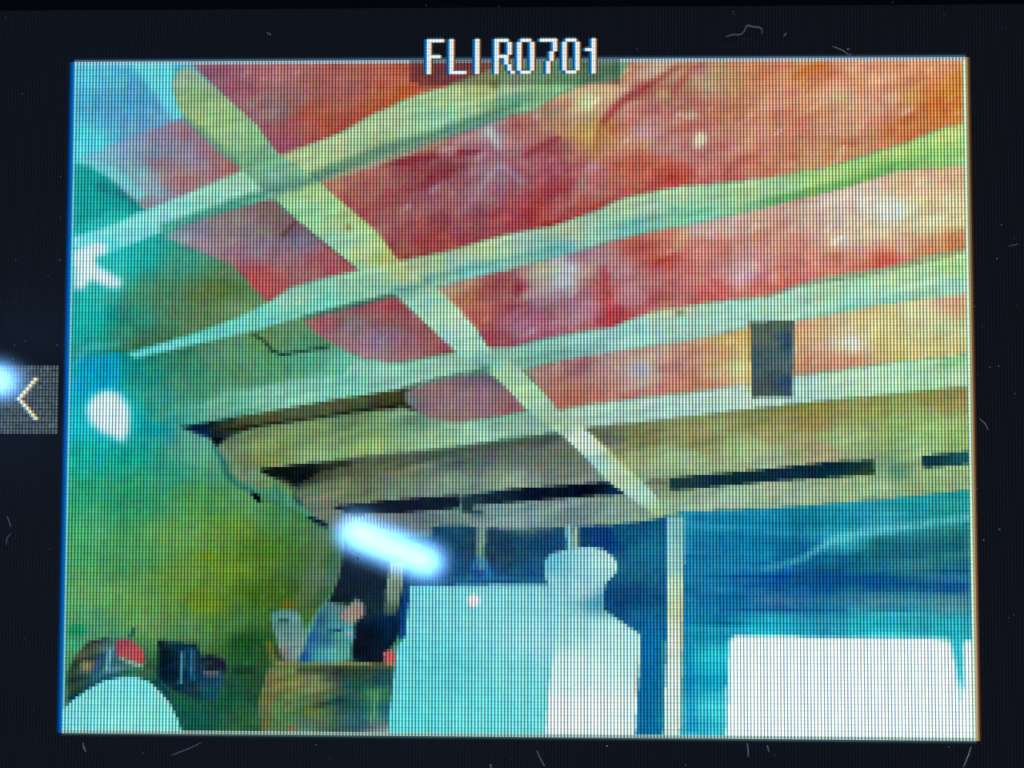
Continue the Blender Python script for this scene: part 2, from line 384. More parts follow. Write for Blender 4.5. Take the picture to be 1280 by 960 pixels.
# --- rafter THREE
R3 = [(190, 532), (215, 516), (270, 498), (340, 480), (430, 470), (440, 447), (458, 450), (500, 455), (571, 441), (606, 433), (640, 434), (700, 420), (765, 409), (800, 395), (830, 387), (880, 379), (960, 370), (1000, 354), (1040, 345),
      (1080, 340), (1130, 330), (1160, 320), (1215, 310), (1215, 366), (1160, 373), (1100, 381), (1040, 393), (990, 402), (935, 410), (860, 426), (800, 434),
      (700, 450), (660, 460), (640, 466), (600, 464), (540, 474), (500, 486), (430, 497), (320, 517), (235, 533)]
paint(R3, [(200, 525, (40, 172, 150)), (235, 518, (75, 180, 150)), (275, 510, (110, 195, 155)), (350, 495, (130, 210, 175)), (430, 478, (125, 215, 185)), (500, 468, (140, 212, 180)), (560, 455, (150, 208, 175)),
           (620, 450, (140, 200, 165)), (680, 435, (135, 205, 180)), (740, 422, (150, 215, 205)), (800, 412, (155, 222, 205)), (850, 402, (160, 225, 205)),
           (920, 390, (165, 228, 200)), (980, 378, (175, 230, 195)), (1040, 365, (185, 235, 175)), (1060, 378, (150, 228, 200)), (1120, 350, (190, 232, 155)),
           (1120, 368, (160, 230, 195)), (1190, 335, (185, 230, 145)), (1190, 355, (165, 232, 195)), (840, 390, (200, 215, 150))],
      'rafter', 'third pale rafter from the top, just above the grey plate', tex=WOODN)
stroke([(500, 487), (560, 472), (606, 463)], 4, (70, 85, 90), soft=2.5, alpha=.7)
stroke([(640, 452), (700, 444), (760, 433)], 6, (105, 170, 150), soft=3, alpha=.6)
spot(850, 391, 7, 3, (110, 105, 60), alpha=.8)
stroke([(955, 372), (1000, 356), (1090, 342), (1206, 314)], [2, 4, 4, 3], (130, 110, 70), soft=2, alpha=.6)

# --- bay four left: mauve insulation and dark recess
paint([(222, 534), (320, 517), (420, 499), (500, 487), (520, 484), (520, 515), (440, 517), (320, 534), (285, 548), (280, 562), (268, 556), (262, 548)],
      [(235, 536, (15, 60, 75)), (250, 542, (5, 40, 70)), (270, 548, (10, 30, 45)), (290, 540, (60, 75, 45)), (330, 525, (85, 90, 50)),
       (400, 512, (85, 100, 60)), (440, 508, (80, 95, 60)), (490, 500, (80, 80, 35)), (505, 505, (40, 40, 25)), (380, 507, (85, 105, 75))],
      'roof_recess', 'dark brown recess under the third rafter at the left', soft=1.2, tex=WOODN)
stroke([(265, 540), (320, 533), (400, 522), (450, 513), (507, 506)], [4, 5, 3, 4, 5], (25, 28, 15), soft=1.6, alpha=.85)
spot(255, 543, 12, 6, (5, 35, 85), 20, soft=2, alpha=.8)
spot(272, 553, 6, 7, (0, 10, 20), soft=1.5, alpha=.95)
paint([(506, 489), (530, 481), (580, 470), (612, 466), (626, 478), (642, 493), (662, 513), (620, 521), (570, 529), (535, 523), (506, 503)],
      [(515, 490, (150, 100, 100)), (550, 485, (160, 100, 95)), (590, 472, (115, 90, 105)), (610, 470, (105, 80, 100)), (600, 490, (155, 100, 110)),
       (560, 500, (155, 105, 120)), (600, 510, (155, 95, 110)), (640, 508, (160, 85, 95)), (560, 520, (150, 105, 100)), (510, 500, (100, 110, 115))],
      'insulation', 'dull mauve insulation left of the batten below the third rafter', tex=FIBRE * .3)

# --- rafter FOUR
R4 = [(268, 560), (285, 547), (320, 535), (440, 518), (505, 509), (535, 523), (570, 529), (620, 522), (660, 514), (700, 512), (740, 505), (800, 498), (870, 490), (935, 481), (990, 471),
      (1120, 453), (1215, 443), (1215, 484), (1160, 489), (1060, 499), (960, 509), (850, 523), (800, 529), (745, 535), (698, 541), (640, 549), (560, 561), (500, 567),
      (440, 573), (380, 580), (322, 588), (345, 600), (335, 612), (300, 600), (280, 580)]
paint(R4, [(280, 570, (100, 150, 120)), (290, 560, (110, 140, 90)), (310, 590, (110, 150, 110)), (340, 560, (125, 160, 85)), (400, 550, (130, 165, 95)),
           (330, 575, (140, 165, 70)), (400, 570, (140, 190, 120)), (440, 535, (105, 150, 95)), (460, 555, (160, 200, 110)), (520, 530, (110, 160, 120)),
           (540, 550, (155, 210, 150)), (600, 540, (160, 220, 185)), (620, 530, (130, 190, 155)), (680, 525, (140, 195, 165)), (730, 520, (170, 215, 185)),
           (760, 518, (170, 220, 195)), (850, 507, (175, 222, 200)), (950, 490, (190, 232, 205)), (1000, 490, (175, 230, 205)), (1060, 478, (185, 235, 190)),
           (1150, 465, (180, 235, 180)), (1190, 470, (190, 232, 180)), (1190, 452, (150, 220, 150))],
      'rafter', 'fourth pale rafter from the top, directly under the grey plate', tex=WOODN)
spot(310, 575, 24, 9, (120, 135, 85), 15, soft=6, alpha=.5)

# --- grey plate in bay four
paint([(937, 402), (992, 401), (991, 496), (940, 497)],
      [(942, 450, (60, 90, 100)), (960, 430, (95, 115, 105)), (975, 460, (85, 110, 105)), (986, 430, (45, 85, 115)), (986, 475, (40, 80, 120)), (955, 485, (75, 95, 90)), (960, 405, (90, 115, 95))],
      'vent_plate', 'grey rectangular plate hanging between the third and fourth rafters', soft=1.0, tex=WOODN * .8)
stroke([(936, 405), (936, 490)], 3, (220, 175, 60), soft=1.2, alpha=.6)
spot(983, 460, 5, 3, (110, 170, 205), alpha=.6)

# --- last bay: wall plate left of batten and right of batten
paint([(322, 588), (380, 580), (440, 573), (500, 567), (560, 561), (640, 549), (698, 541), (715, 555), (740, 580), (757, 600), (790, 622), (830, 645), (830, 665), (415, 668), (400, 650), (370, 625), (360, 607), (345, 598)],
      [(370, 592, (15, 25, 20)), (400, 588, (75, 85, 45)), (440, 590, (100, 110, 50)), (430, 610, (125, 145, 85)), (400, 620, (120, 145, 95)), (400, 640, (110, 125, 90)),
       (500, 585, (105, 110, 60)), (500, 605, (125, 150, 95)), (560, 575, (80, 105, 75)), (560, 600, (130, 165, 120)), (620, 560, (85, 100, 80)),
       (640, 575, (105, 120, 90)), (640, 598, (145, 175, 130)), (680, 550, (85, 100, 90)), (700, 570, (115, 125, 85)), (720, 590, (135, 150, 115)),
       (760, 605, (120, 150, 120)), (780, 640, (140, 180, 140)), (720, 640, (125, 155, 140)), (640, 645, (125, 165, 150)), (560, 645, (115, 150, 125)),
       (520, 650, (110, 130, 110)), (815, 650, (150, 185, 130))],
      'wall_plate', 'grey-brown timber left of the batten above the dark slot', tex=WOODN)
stroke([(420, 580), (500, 572), (600, 560), (698, 548)], [8, 10, 9, 8], (65, 85, 60), soft=3.5, alpha=.6)
paint([(322, 587), (345, 584), (380, 581), (430, 576), (445, 580), (400, 590), (380, 600), (370, 610), (362, 606), (345, 598)],
      [(340, 590, (10, 20, 20)), (370, 595, (5, 15, 20)), (425, 580, (45, 55, 35))], 'roof_recess', 'black triangular recess at the left end of the fourth rafter', soft=1.0)
stroke([(372, 605), (368, 620), (377, 632)], 5, (20, 70, 90), soft=2, alpha=.8)
paint([(413, 633), (455, 629), (500, 624), (572, 619), (575, 635), (540, 638), (500, 641), (440, 643)], (12, 14, 28), 'roof_recess', 'black slot above the white lamp reflection', soft=1.0)
paint([(575, 620), (640, 611), (700, 607), (764, 602), (786, 618), (740, 620), (690, 624), (640, 628), (590, 632), (590, 640), (577, 640)],
      [(585, 628, (30, 60, 70)), (620, 620, (15, 45, 60)), (660, 617, (5, 20, 40)), (740, 610, (0, 10, 30)), (775, 616, (5, 50, 90))],
      'roof_recess', 'long black slot running to the foot of the batten', soft=1.2)
spot(596, 640, 10, 3, (20, 60, 75), soft=2, alpha=.7)

paint([(730, 534), (745, 533), (800, 528), (850, 522), (960, 509), (1060, 498), (1160, 488), (1220, 482), (1220, 612), (1160, 620), (1100, 625), (1020, 632), (960, 636), (845, 641), (830, 646), (820, 625), (800, 600), (768, 570)],
      [(760, 545, (110, 120, 85)), (800, 545, (130, 135, 60)), (790, 575, (165, 185, 110)), (830, 590, (170, 200, 140)), (870, 550, (150, 150, 75)), (850, 575, (170, 205, 130)),
       (950, 525, (140, 145, 70)), (960, 540, (165, 165, 85)), (940, 560, (175, 210, 120)), (1010, 515, (145, 145, 50)), (1020, 530, (165, 150, 65)), (1050, 550, (165, 205, 120)),
       (1100, 510, (160, 165, 70)), (1120, 530, (150, 190, 90)), (1180, 500, (160, 150, 60)), (1180, 530, (160, 200, 95)), (1150, 555, (165, 215, 120)),
       (960, 575, (170, 190, 140)), (1190, 595, (160, 195, 115)), (1140, 600, (150, 185, 110)), (1100, 610, (160, 200, 130)), (1000, 615, (165, 200, 140)), (900, 622, (160, 200, 150)),
       (850, 632, (160, 200, 140)), (840, 605, (110, 130, 90)), (1030, 565, (180, 170, 110)), (1115, 585, (115, 165, 105))],
      'wall_plate', 'olive timber right of the batten above the dark slot', tex=WOODN)
paint([(838, 598), (870, 594), (900, 592), (960, 586), (1040, 577), (1092, 575), (1094, 593), (1040, 597), (960, 602), (880, 610), (838, 613)],
      [(850, 603, (25, 65, 70)), (885, 600, (15, 40, 80)), (870, 600, (40, 70, 70)), (920, 598, (10, 50, 60)), (980, 592, (10, 45, 75)), (1040, 586, (5, 45, 65)), (1080, 584, (15, 55, 65)), (1090, 590, (60, 85, 50))],
      'roof_recess', 'dark teal slot under the olive timber on the right', soft=1.2)
paint([(1152, 570), (1190, 566), (1220, 563), (1220, 580), (1180, 583), (1154, 585)], [(1165, 576, (15, 60, 70)), (1200, 572, (25, 95, 105))], 'roof_recess', 'short dark slot at the right edge of the picture', soft=1.2)
paint([(1112, 578), (1135, 575), (1137, 600), (1112, 602)], (85, 150, 115), soft=2.5, alpha=.5)
spot(820, 602, 14, 3, (75, 95, 65), soft=2, alpha=.6)

# --- batten crossing all rafters
BAT = [(220, 90), (230, 85), (240, 84), (256, 98), (320, 155), (347, 192), (372, 207), (400, 228), (430, 256), (470, 290), (492, 318), (510, 338), (545, 360), (575, 388), (597, 413), (612, 438),
       (652, 462), (680, 492), (705, 520), (740, 543), (768, 570), (800, 599), (822, 622), (832, 646), (815, 642), (785, 620), (757, 600), (740, 580), (715, 555), (698, 541),
       (680, 528), (658, 512), (626, 478), (606, 462), (571, 441), (545, 416), (520, 393), (494, 368), (450, 338), (425, 318), (400, 298), (372, 275), (345, 250), (322, 232), (298, 207),
       (262, 176), (234, 152), (220, 128), (215, 104)]
paint(BAT, [(225, 90, (150, 190, 160)), (245, 130, (150, 190, 130)), (270, 150, (160, 205, 140)), (300, 175, (150, 200, 140)), (320, 195, (125, 185, 140)), (340, 210, (120, 190, 150)),
            (350, 225, (110, 175, 150)), (385, 240, (170, 215, 140)), (390, 265, (145, 215, 160)), (430, 280, (180, 215, 140)), (420, 300, (140, 210, 175)), (465, 315, (175, 215, 150)),
            (480, 325, (185, 195, 90)), (470, 340, (150, 220, 195)), (500, 345, (190, 210, 130)), (500, 360, (120, 190, 175)), (530, 380, (150, 215, 190)), (560, 395, (185, 225, 180)), (560, 420, (155, 220, 205)),
            (590, 430, (170, 225, 195)), (600, 450, (120, 195, 180)), (640, 470, (160, 210, 165)), (660, 490, (175, 220, 165)), (670, 510, (160, 215, 185)), (700, 530, (165, 205, 165)),
            (730, 550, (210, 235, 215)), (750, 580, (150, 215, 220)), (780, 595, (185, 215, 165)), (800, 620, (165, 220, 205)), (822, 637, (165, 205, 150)), (770, 575, (190, 215, 150))],
      'batten', 'pale batten running diagonally across all the rafters', soft=1.2, tex=WOODN)
stroke([(322, 232), (345, 238), (370, 232), (400, 222)], [5, 10, 12, 6], (75, 140, 130), soft=3.5, alpha=.7)
stroke([(330, 205), (352, 228)], 6, (115, 205, 200), soft=3, alpha=.5)
stroke([(234, 150), (262, 174), (298, 205)], 8, (95, 150, 115), soft=3, alpha=.6)
stroke([(490, 362), (510, 362), (540, 352)], 7, (80, 150, 145), soft=3, alpha=.6)
spot(606, 461, 8, 5, (60, 120, 120), soft=3, alpha=.7)
spot(436, 284, 3, 5, (165, 120, 70), soft=2, alpha=.8)
stroke([(410, 240), (470, 290), (488, 315)], 3, (215, 225, 110), soft=2, alpha=.6)
stroke([(740, 545), (790, 590)], 3, (220, 215, 100), soft=2, alpha=.5)
stroke([(548, 362), (600, 412)], 3, (220, 225, 140), soft=2, alpha=.5)

# --- green wall on the left
paint([(70, 470), (95, 475), (105, 450), (150, 440), (150, 520), (222, 534), (262, 548), (275, 566), (282, 590), (318, 612), (340, 632), (370, 638), (405, 657), (432, 668), (430, 720), (400, 760), (370, 800), (345, 945), (60, 945), (60, 470)],
      [(100, 470, (10, 175, 205)), (120, 480, (0, 165, 205)), (170, 500, (0, 160, 190)), (100, 530, (20, 190, 205)), (190, 530, (10, 170, 170)), (110, 570, (15, 185, 160)), (170, 570, (20, 175, 150)),
       (240, 570, (95, 180, 140)), (240, 548, (100, 170, 145)), (210, 590, (50, 165, 120)), (265, 590, (80, 160, 115)), (110, 620, (50, 175, 115)), (170, 620, (50, 165, 105)), (250, 620, (90, 165, 80)),
       (300, 625, (95, 160, 85)), (110, 680, (75, 175, 100)), (170, 690, (80, 165, 90)), (220, 670, (105, 165, 70)), (290, 660, (110, 155, 45)), (350, 650, (75, 140, 70)), (400, 665, (85, 130, 75)),
       (110, 740, (110, 175, 95)), (170, 760, (110, 165, 75)), (230, 720, (115, 155, 55)), (260, 750, (115, 145, 25)), (290, 710, (115, 150, 30)), (330, 690, (90, 130, 25)), (330, 740, (70, 110, 10)),
       (380, 700, (75, 120, 45)), (400, 720, (90, 120, 85)), (360, 740, (70, 110, 20)), (290, 780, (85, 135, 55)), (230, 790, (95, 145, 75)), (310, 800, (40, 85, 30)), (320, 850, (45, 85, 45)),
       (280, 880, (35, 95, 60)), (250, 900, (25, 95, 80)), (100, 770, (85, 165, 95)), (120, 790, (85, 155, 100)), (300, 900, (50, 100, 55)), (200, 850, (40, 80, 60))],
      'wall', 'green and teal wall filling the left of the picture', tex=WALLN)
stroke([(92, 460), (110, 434), (150, 430)], [6, 10, 4], (60, 220, 225), soft=4, alpha=.5)
spot(125, 450, 30, 12, (0, 160, 205), soft=8, alpha=.5)
stroke([(268, 560), (279, 575), (282, 592), (300, 608), (322, 618)], [4, 7, 6, 5, 4], (20, 110, 115), soft=2.5, alpha=.75)
stroke([(278, 562), (300, 592), (320, 605)], 5, (125, 160, 115), soft=3, alpha=.5)
paint([(314, 614), (322, 617), (328, 626), (322, 628), (316, 622)], (0, 10, 25), soft=1.0)
stroke([(328, 623), (352, 632), (372, 640)], 4, (60, 110, 85), soft=2, alpha=.6)
stroke([(384, 646), (396, 651), (410, 658)], [3, 6, 5], (5, 35, 50), soft=1.5)
spot(360, 610, 20, 7, (125, 150, 75), 35, soft=4, alpha=.5)
stroke([(400, 668), (395, 720), (375, 760)], 22, (100, 125, 85), soft=6, alpha=.55)
spot(255, 695, 16, 7, (125, 160, 15), soft=5, alpha=.5)
spot(255, 755, 12, 8, (130, 150, 15), soft=5, alpha=.5)

# --- glare of the lamps inside the picture
spot(120, 335, 46, 44, (40, 225, 225), soft=14, alpha=.55)
paint([(92, 312), (122, 303), (134, 306), (133, 316), (118, 322), (122, 332), (152, 350), (151, 358), (140, 360), (112, 350), (104, 362), (92, 360)], (208, 244, 252),
      'lamp_glare', 'star-shaped white glare at the left edge of the picture', soft=6.0)
spot(133, 520, 42, 42, (20, 215, 225), soft=14, alpha=.45)
paint([(108, 510), (115, 496), (130, 488), (148, 491), (160, 505), (163, 522), (160, 545), (150, 552), (143, 546), (125, 540), (112, 528)], (208, 244, 252),
      'lamp_glare', 'round white lamp glare on the teal wall', soft=7.0)

# --- things at the bottom left
paint([(84, 870), (84, 842), (95, 818), (110, 802), (130, 798), (150, 800), (182, 822), (186, 836), (200, 850), (222, 880), (200, 900), (84, 900)],
      [(90, 840, (50, 70, 40)), (105, 820, (50, 60, 45)), (120, 810, (45, 65, 60)), (115, 830, (105, 110, 70)), (130, 820, (20, 40, 70)), (95, 860, (35, 60, 45)), (90, 875, (20, 90, 130)), (120, 850, (20, 90, 110)),
       (140, 815, (70, 150, 170)), (135, 840, (30, 120, 160)), (160, 840, (40, 110, 120)), (170, 838, (90, 160, 90)), (180, 845, (30, 90, 60)), (190, 855, (20, 80, 90)), (210, 880, (25, 100, 100))],
      'clutter', 'dark heap of odds and ends behind the round shade', soft=1.5, tex=WOODN * 2)
spot(97, 788, 12, 8, (0, 160, 100), soft=4, alpha=.7)
spot(93, 806, 6, 10, (40, 190, 150), soft=3, alpha=.7)
spot(108, 833, 8, 5, (190, 170, 110), soft=3, alpha=.7)
stroke([(138, 812), (134, 838)], 7, (110, 205, 215), soft=2, alpha=.8)
stroke([(126, 822), (118, 848)], 6, (20, 100, 160), soft=2, alpha=.7)
paint([(144, 800), (160, 799), (172, 806), (180, 815), (182, 828), (172, 830), (160, 824), (146, 820)], [(160, 812, (205, 75, 90)), (148, 805, (150, 60, 90)), (175, 825, (200, 80, 70))],
      'red_cloth', 'small red patch above the round shade', soft=1.2)
stroke([(163, 798), (168, 785)], 4, (15, 80, 70), soft=1.2, alpha=.8)
stroke([(150, 823), (180, 834)], 4, (150, 205, 190), soft=1.5, alpha=.8)
paint([(197, 800), (210, 802), (226, 803), (246, 804), (252, 822), (262, 818), (282, 825), (283, 840), (276, 862), (268, 878), (240, 872), (215, 862), (198, 848)],
      [(205, 820, (5, 30, 35)), (215, 840, (5, 30, 45)), (228, 815, (15, 60, 90)), (240, 835, (15, 60, 100)), (250, 845, (20, 70, 110)), (262, 830, (30, 40, 45)), (275, 828, (35, 25, 50)), (262, 850, (30, 80, 100)),
       (235, 868, (20, 60, 70)), (270, 865, (25, 95, 100))], 'dark_box', 'dark box with blue stripes right of the round shade', soft=1.5, tex=WOODN)
stroke([(228, 815), (226, 855)], 5, (60, 150, 180), soft=1.3, alpha=.8)
stroke([(240, 812), (241, 850)], 4, (50, 130, 190), soft=1.3, alpha=.8)
stroke([(205, 798), (204, 806)], 3, (10, 50, 30), soft=1.5, alpha=.8)
stroke([(255, 842), (275, 842)], 4, (175, 150, 160), soft=1.5, alpha=.7)
spot(305, 838, 14, 4, (15, 35, 25), soft=3, alpha=.6)
spot(265, 868, 12, 7, (10, 100, 120), soft=4, alpha=.5)
paint([(76, 889), (90, 876), (106, 864), (128, 852), (150, 847), (170, 846), (186, 852), (202, 866), (214, 882), (222, 898), (228, 918), (228, 930), (70, 930), (70, 900)],
      [(150, 860, (110, 232, 235)), (110, 880, (115, 225, 228)), (150, 900, (130, 240, 232)), (200, 900, (120, 232, 222)), (100, 905, (115, 228, 232))],
      'round_shade', 'big round cyan-white shade in the bottom left corner of the picture', soft=1.0)
stroke([(190, 855), (212, 882)], 2.5, (200, 185, 180), soft=1.2, alpha=.5)

# --- shelf in the middle bottom
paint([(330, 945), (322, 880), (335, 835), (345, 825), (497, 826), (497, 840), (487, 945)],
      [(335, 860, (110, 120, 65)), (340, 900, (75, 110, 65)), (360, 855, (120, 135, 65)), (395, 860, (125, 140, 85)), (375, 880, (85, 135, 75)), (350, 895, (90, 150, 90)), (390, 890, (100, 120, 60)),
       (410, 900, (75, 110, 80)), (385, 910, (90, 140, 110)), (430, 845, (50, 70, 50)), (430, 880, (20, 75, 75)), (450, 900, (10, 75, 120)), (445, 850, (35, 90, 75)), (470, 870, (70, 165, 95)),
       (470, 895, (70, 170, 115)), (472, 910, (150, 150, 155)), (455, 890, (25, 110, 110)), (484, 890, (15, 70, 140)), (484, 850, (25, 85, 95))],
      'shelf_unit', 'wooden shelf unit left of the tall white cabinet', soft=1.5, tex=WOODN * 1.5)
stroke([(345, 829), (400, 829), (495, 831)], 6, (125, 135, 70), soft=1.5)
stroke([(370, 838), (430, 838), (490, 838)], 5, (45, 65, 45), soft=2.5, alpha=.8)
stroke([(338, 840), (332, 915)], 10, (125, 110, 70), soft=3, alpha=.7)
stroke([(470, 860), (466, 905)], 7, (95, 185, 115), soft=3, alpha=.6)
stroke([(335, 800), (342, 828)], 8, (150, 130, 35), soft=3, alpha=.7)
spot(365, 912, 5, 4, (175, 90, 80), soft=2, alpha=.7)
spot(385, 887, 5, 5, (130, 140, 40), soft=2, alpha=.6)
# black panel and goods on the shelf
paint([(432, 672), (560, 672), (562, 722), (515, 730), (505, 780), (488, 812), (480, 830), (440, 826), (438, 800), (445, 776), (415, 765), (410, 755), (425, 720)],
      [(440, 690, (15, 20, 35)), (470, 710, (15, 25, 35)), (440, 740, (15, 30, 35)), (420, 752, (10, 25, 30)), (470, 760, (20, 45, 40)), (465, 790, (0, 10, 20)), (450, 810, (5, 15, 20)),
       (485, 775, (0, 30, 70)), (500, 770, (0, 35, 100)), (490, 790, (0, 25, 60)), (540, 690, (15, 70, 95)), (475, 815, (10, 25, 40))],
      'dark_panel', 'black panel and dark goods on top of the shelf unit', soft=1.4)
paint([(487, 704), (507, 704), (503, 735), (498, 760), (494, 768), (480, 768), (482, 740)], [(495, 715, (135, 155, 125)), (490, 745, (115, 150, 125)), (487, 765, (70, 95, 75))], 'post',
      'short grey post rising behind the shelf goods', soft=1.2)
paint([(508, 712), (530, 728), (516, 736), (508, 795), (498, 800), (503, 745)], (0, 65, 135), soft=1.5, alpha=.9)
spot(360, 755, 11, 7, (125, 105, 25), soft=4, alpha=.8)
paint([(338, 766), (350, 762), (372, 763), (378, 775), (384, 800), (378, 826), (362, 828), (350, 822), (346, 800), (340, 785)],
      [(345, 775, (75, 135, 125)), (365, 780, (95, 160, 160)), (360, 800, (110, 160, 150)), (368, 815, (130, 165, 155)), (352, 815, (120, 120, 105))],
      'bottle', 'greyish bottle at the left end of the shelf', soft=1.6, tex=WOODN)
stroke([(348, 777), (362, 776)], 4, (15, 65, 75), soft=1.5, alpha=.8)
stroke([(344, 812), (352, 824)], 5, (60, 50, 40), soft=2, alpha=.7)
paint([(372, 828), (384, 800), (400, 762), (412, 752), (432, 755), (440, 770), (444, 795), (438, 812), (440, 822), (420, 829)],
      [(378, 820, (10, 65, 150)), (390, 795, (20, 90, 180)), (400, 775, (30, 85, 130)), (415, 775, (60, 150, 160)), (410, 800, (15, 80, 150)), (430, 790, (60, 190, 210)), (415, 815, (90, 200, 185)),
       (400, 820, (70, 180, 190)), (430, 815, (80, 180, 150)), (420, 795, (110, 180, 120)), (435, 765, (110, 130, 110))],
      'blue_bag', 'blue and white bag in the middle of the shelf', soft=1.6)
paint([(424, 770), (436, 756), (446, 748), (456, 756), (455, 770), (446, 776), (436, 782)], [(440, 765, (160, 145, 135)), (450, 762, (165, 130, 115)), (445, 750, (110, 150, 130))],
      'pink_carton', 'small pinkish carton leaning above the blue bag', soft=1.6)
stroke([(408, 790), (428, 787)], 4, (15, 50, 110), soft=1.5, alpha=.7)
spot(437, 792, 4, 3, (220, 150, 150), soft=1.5, alpha=.7)
paint([(479, 816), (485, 812), (494, 814), (496, 824), (490, 832), (480, 828)], [(487, 822, (200, 95, 90))], 'red_knob', 'small red knob at the right end of the shelf', soft=1.4)

# --- blue gap beneath the timber
paint([(540, 658), (575, 657), (640, 662), (765, 656), (815, 650), (836, 644), (840, 700), (840, 945), (780, 945), (740, 745), (512, 738), (512, 715), (540, 700)],
      [(560, 680, (15, 75, 110)), (580, 720, (10, 70, 130)), (590, 725, (40, 110, 160)), (625, 680, (20, 65, 100)), (640, 700, (40, 80, 100)), (610, 690, (40, 70, 90)), (600, 715, (20, 90, 160)),
       (670, 675, (10, 70, 120)), (660, 710, (20, 95, 150)), (740, 672, (10, 65, 120)), (755, 675, (0, 55, 150)), (780, 665, (10, 95, 135)), (790, 700, (20, 110, 150)), (815, 690, (15, 120, 165)),
       (775, 750, (10, 75, 130)), (800, 770, (10, 105, 165)), (820, 800, (0, 115, 185)), (810, 880, (0, 110, 175)), (825, 900, (0, 120, 180)), (660, 662, (70, 115, 120))],
      'blue_tarpaulin', 'dark blue sheet behind the white cabinet and container', soft=1.5, tex=WALLN * .7)
stroke([(602, 657), (600, 690), (604, 712)], [14, 11, 8], (130, 170, 150), soft=2, alpha=.85)
stroke([(590, 712), (600, 698), (610, 712), (612, 725)], 10, (30, 130, 195), soft=2.5, alpha=.8)
stroke([(710, 658), (712, 690)], 7, (150, 235, 230), soft=1.5, alpha=.8)
stroke([(719, 658), (719, 690)], 9, (170, 195, 165), soft=1.5, alpha=.9)
stroke([(755, 745), (790, 752), (830, 752)], 18, (10, 75, 135), soft=4, alpha=.5)
stroke([(540, 729), (600, 722), (690, 726)], [8, 6, 5], (30, 120, 170), soft=2, alpha=.7)

# --- white cabinet and white container
paint([(513, 733), (600, 731), (720, 731), (716, 780), (686, 945), (482, 945), (486, 900), (494, 828), (497, 808), (506, 798)],
      [(540, 760, (110, 218, 228)), (640, 755, (125, 222, 232)), (560, 840, (90, 215, 225)), (640, 840, (115, 225, 232)), (510, 900, (85, 225, 228)), (600, 900, (100, 228, 232)), (670, 800, (145, 225, 238)), (500, 830, (95, 220, 228)), (685, 740, (130, 215, 228))],
      'cabinet', 'large cyan-white cabinet at the bottom middle of the picture', soft=1.0)
spot(592, 751, 8, 8, (255, 235, 235), soft=4, alpha=1)
paint([(680, 720), (680, 702), (688, 692), (704, 688), (735, 683), (752, 686), (765, 694), (772, 704), (770, 716), (758, 728), (754, 745), (755, 762), (800, 793), (800, 830), (797, 870), (793, 945),
       (680, 945), (685, 870), (694, 800), (705, 760), (690, 740)],
      [(695, 705, (90, 195, 220)), (720, 705, (140, 215, 228)), (750, 705, (165, 225, 235)), (765, 705, (175, 235, 215)), (730, 740, (165, 215, 228)), (700, 735, (135, 215, 230)), (748, 752, (60, 160, 185)),
       (720, 780, (150, 225, 230)), (760, 790, (180, 240, 238)), (740, 840, (200, 250, 245)), (790, 820, (180, 245, 235)), (700, 850, (200, 248, 245)), (690, 890, (228, 245, 248)), (740, 890, (230, 248, 248)), (780, 900, (215, 250, 245))],
      'container', 'tall white container with a rounded cap right of the cabinet', soft=1.2)
stroke([(752, 762), (800, 794)], 2.5, (150, 200, 180), soft=1.2, alpha=.5)
stroke([(797, 820), (794, 870)], 2.5, (185, 150, 130), soft=1.2, alpha=.6)

# --- post, blue wall, bright doorway
paint([(848, 640), (960, 636), (1100, 625), (1220, 611), (1220, 945), (845, 945)],
      [(870, 655, (20, 145, 190)), (960, 650, (15, 150, 195)), (1000, 645, (10, 135, 170)), (1060, 650, (20, 160, 190)), (1150, 625, (20, 165, 175)), (1190, 635, (30, 165, 165)), (1100, 660, (60, 190, 210)),
       (880, 700, (15, 125, 180)), (950, 690, (10, 140, 190)), (1000, 690, (10, 115, 165)), (1060, 670, (40, 180, 205)), (1100, 680, (20, 120, 130)), (1190, 680, (35, 130, 125)), (1150, 700, (40, 130, 145)),
       (870, 740, (15, 125, 180)), (930, 735, (10, 110, 180)), (980, 730, (0, 90, 185)), (1030, 725, (0, 85, 150)), (1100, 730, (10, 100, 150)), (1190, 730, (20, 110, 165)), (970, 752, (50, 125, 180)),
       (1100, 752, (50, 135, 160)), (1190, 755, (75, 150, 165)), (900, 760, (10, 125, 185)), (870, 790, (15, 160, 195)), (870, 850, (10, 175, 215)), (900, 830, (20, 200, 225)), (900, 890, (50, 215, 228)), (870, 900, (40, 190, 225)),
       (960, 780, (15, 190, 215)), (1100, 780, (20, 190, 210)), (1190, 780, (25, 185, 200)), (960, 793, (40, 215, 230)), (1100, 792, (50, 215, 228)), (1197, 820, (50, 210, 220))],
      'blue_wall', 'cyan and deep blue wall at the right of the picture', soft=1.4, tex=noise(70, 6, 0, 11) * np.array([6, 9, 7]))
stroke([(1215, 646), (1150, 656), (1080, 666), (1040, 676), (1000, 700), (950, 712)], [8, 8, 7, 9, 6, 3], (90, 210, 220), soft=3, alpha=.7)
stroke([(955, 742), (1000, 725), (1080, 698), (1206, 678)], [6, 16, 22, 22], (12, 100, 135), soft=6, alpha=.55)
stroke([(930, 735), (1000, 722), (1206, 735)], [4, 18, 14], (0, 85, 160), soft=5, alpha=.6)
stroke([(940, 750), (1206, 752)], 6, (85, 150, 180), soft=3, alpha=.45)
stroke([(900, 761), (1000, 763), (1060, 762)], 5, (10, 95, 165), soft=2, alpha=.6)
stroke([(858, 760), (866, 915)], 12, (5, 130, 195), soft=4, alpha=.5)
paint([(912, 800), (918, 795), (1100, 797), (1188, 799), (1196, 830), (1202, 870), (1204, 800), (1225, 800), (1225, 945), (906, 945)], (236, 264, 268),
      'bright_doorway', 'overexposed white doorway in the bottom right corner of the picture', soft=2.6)
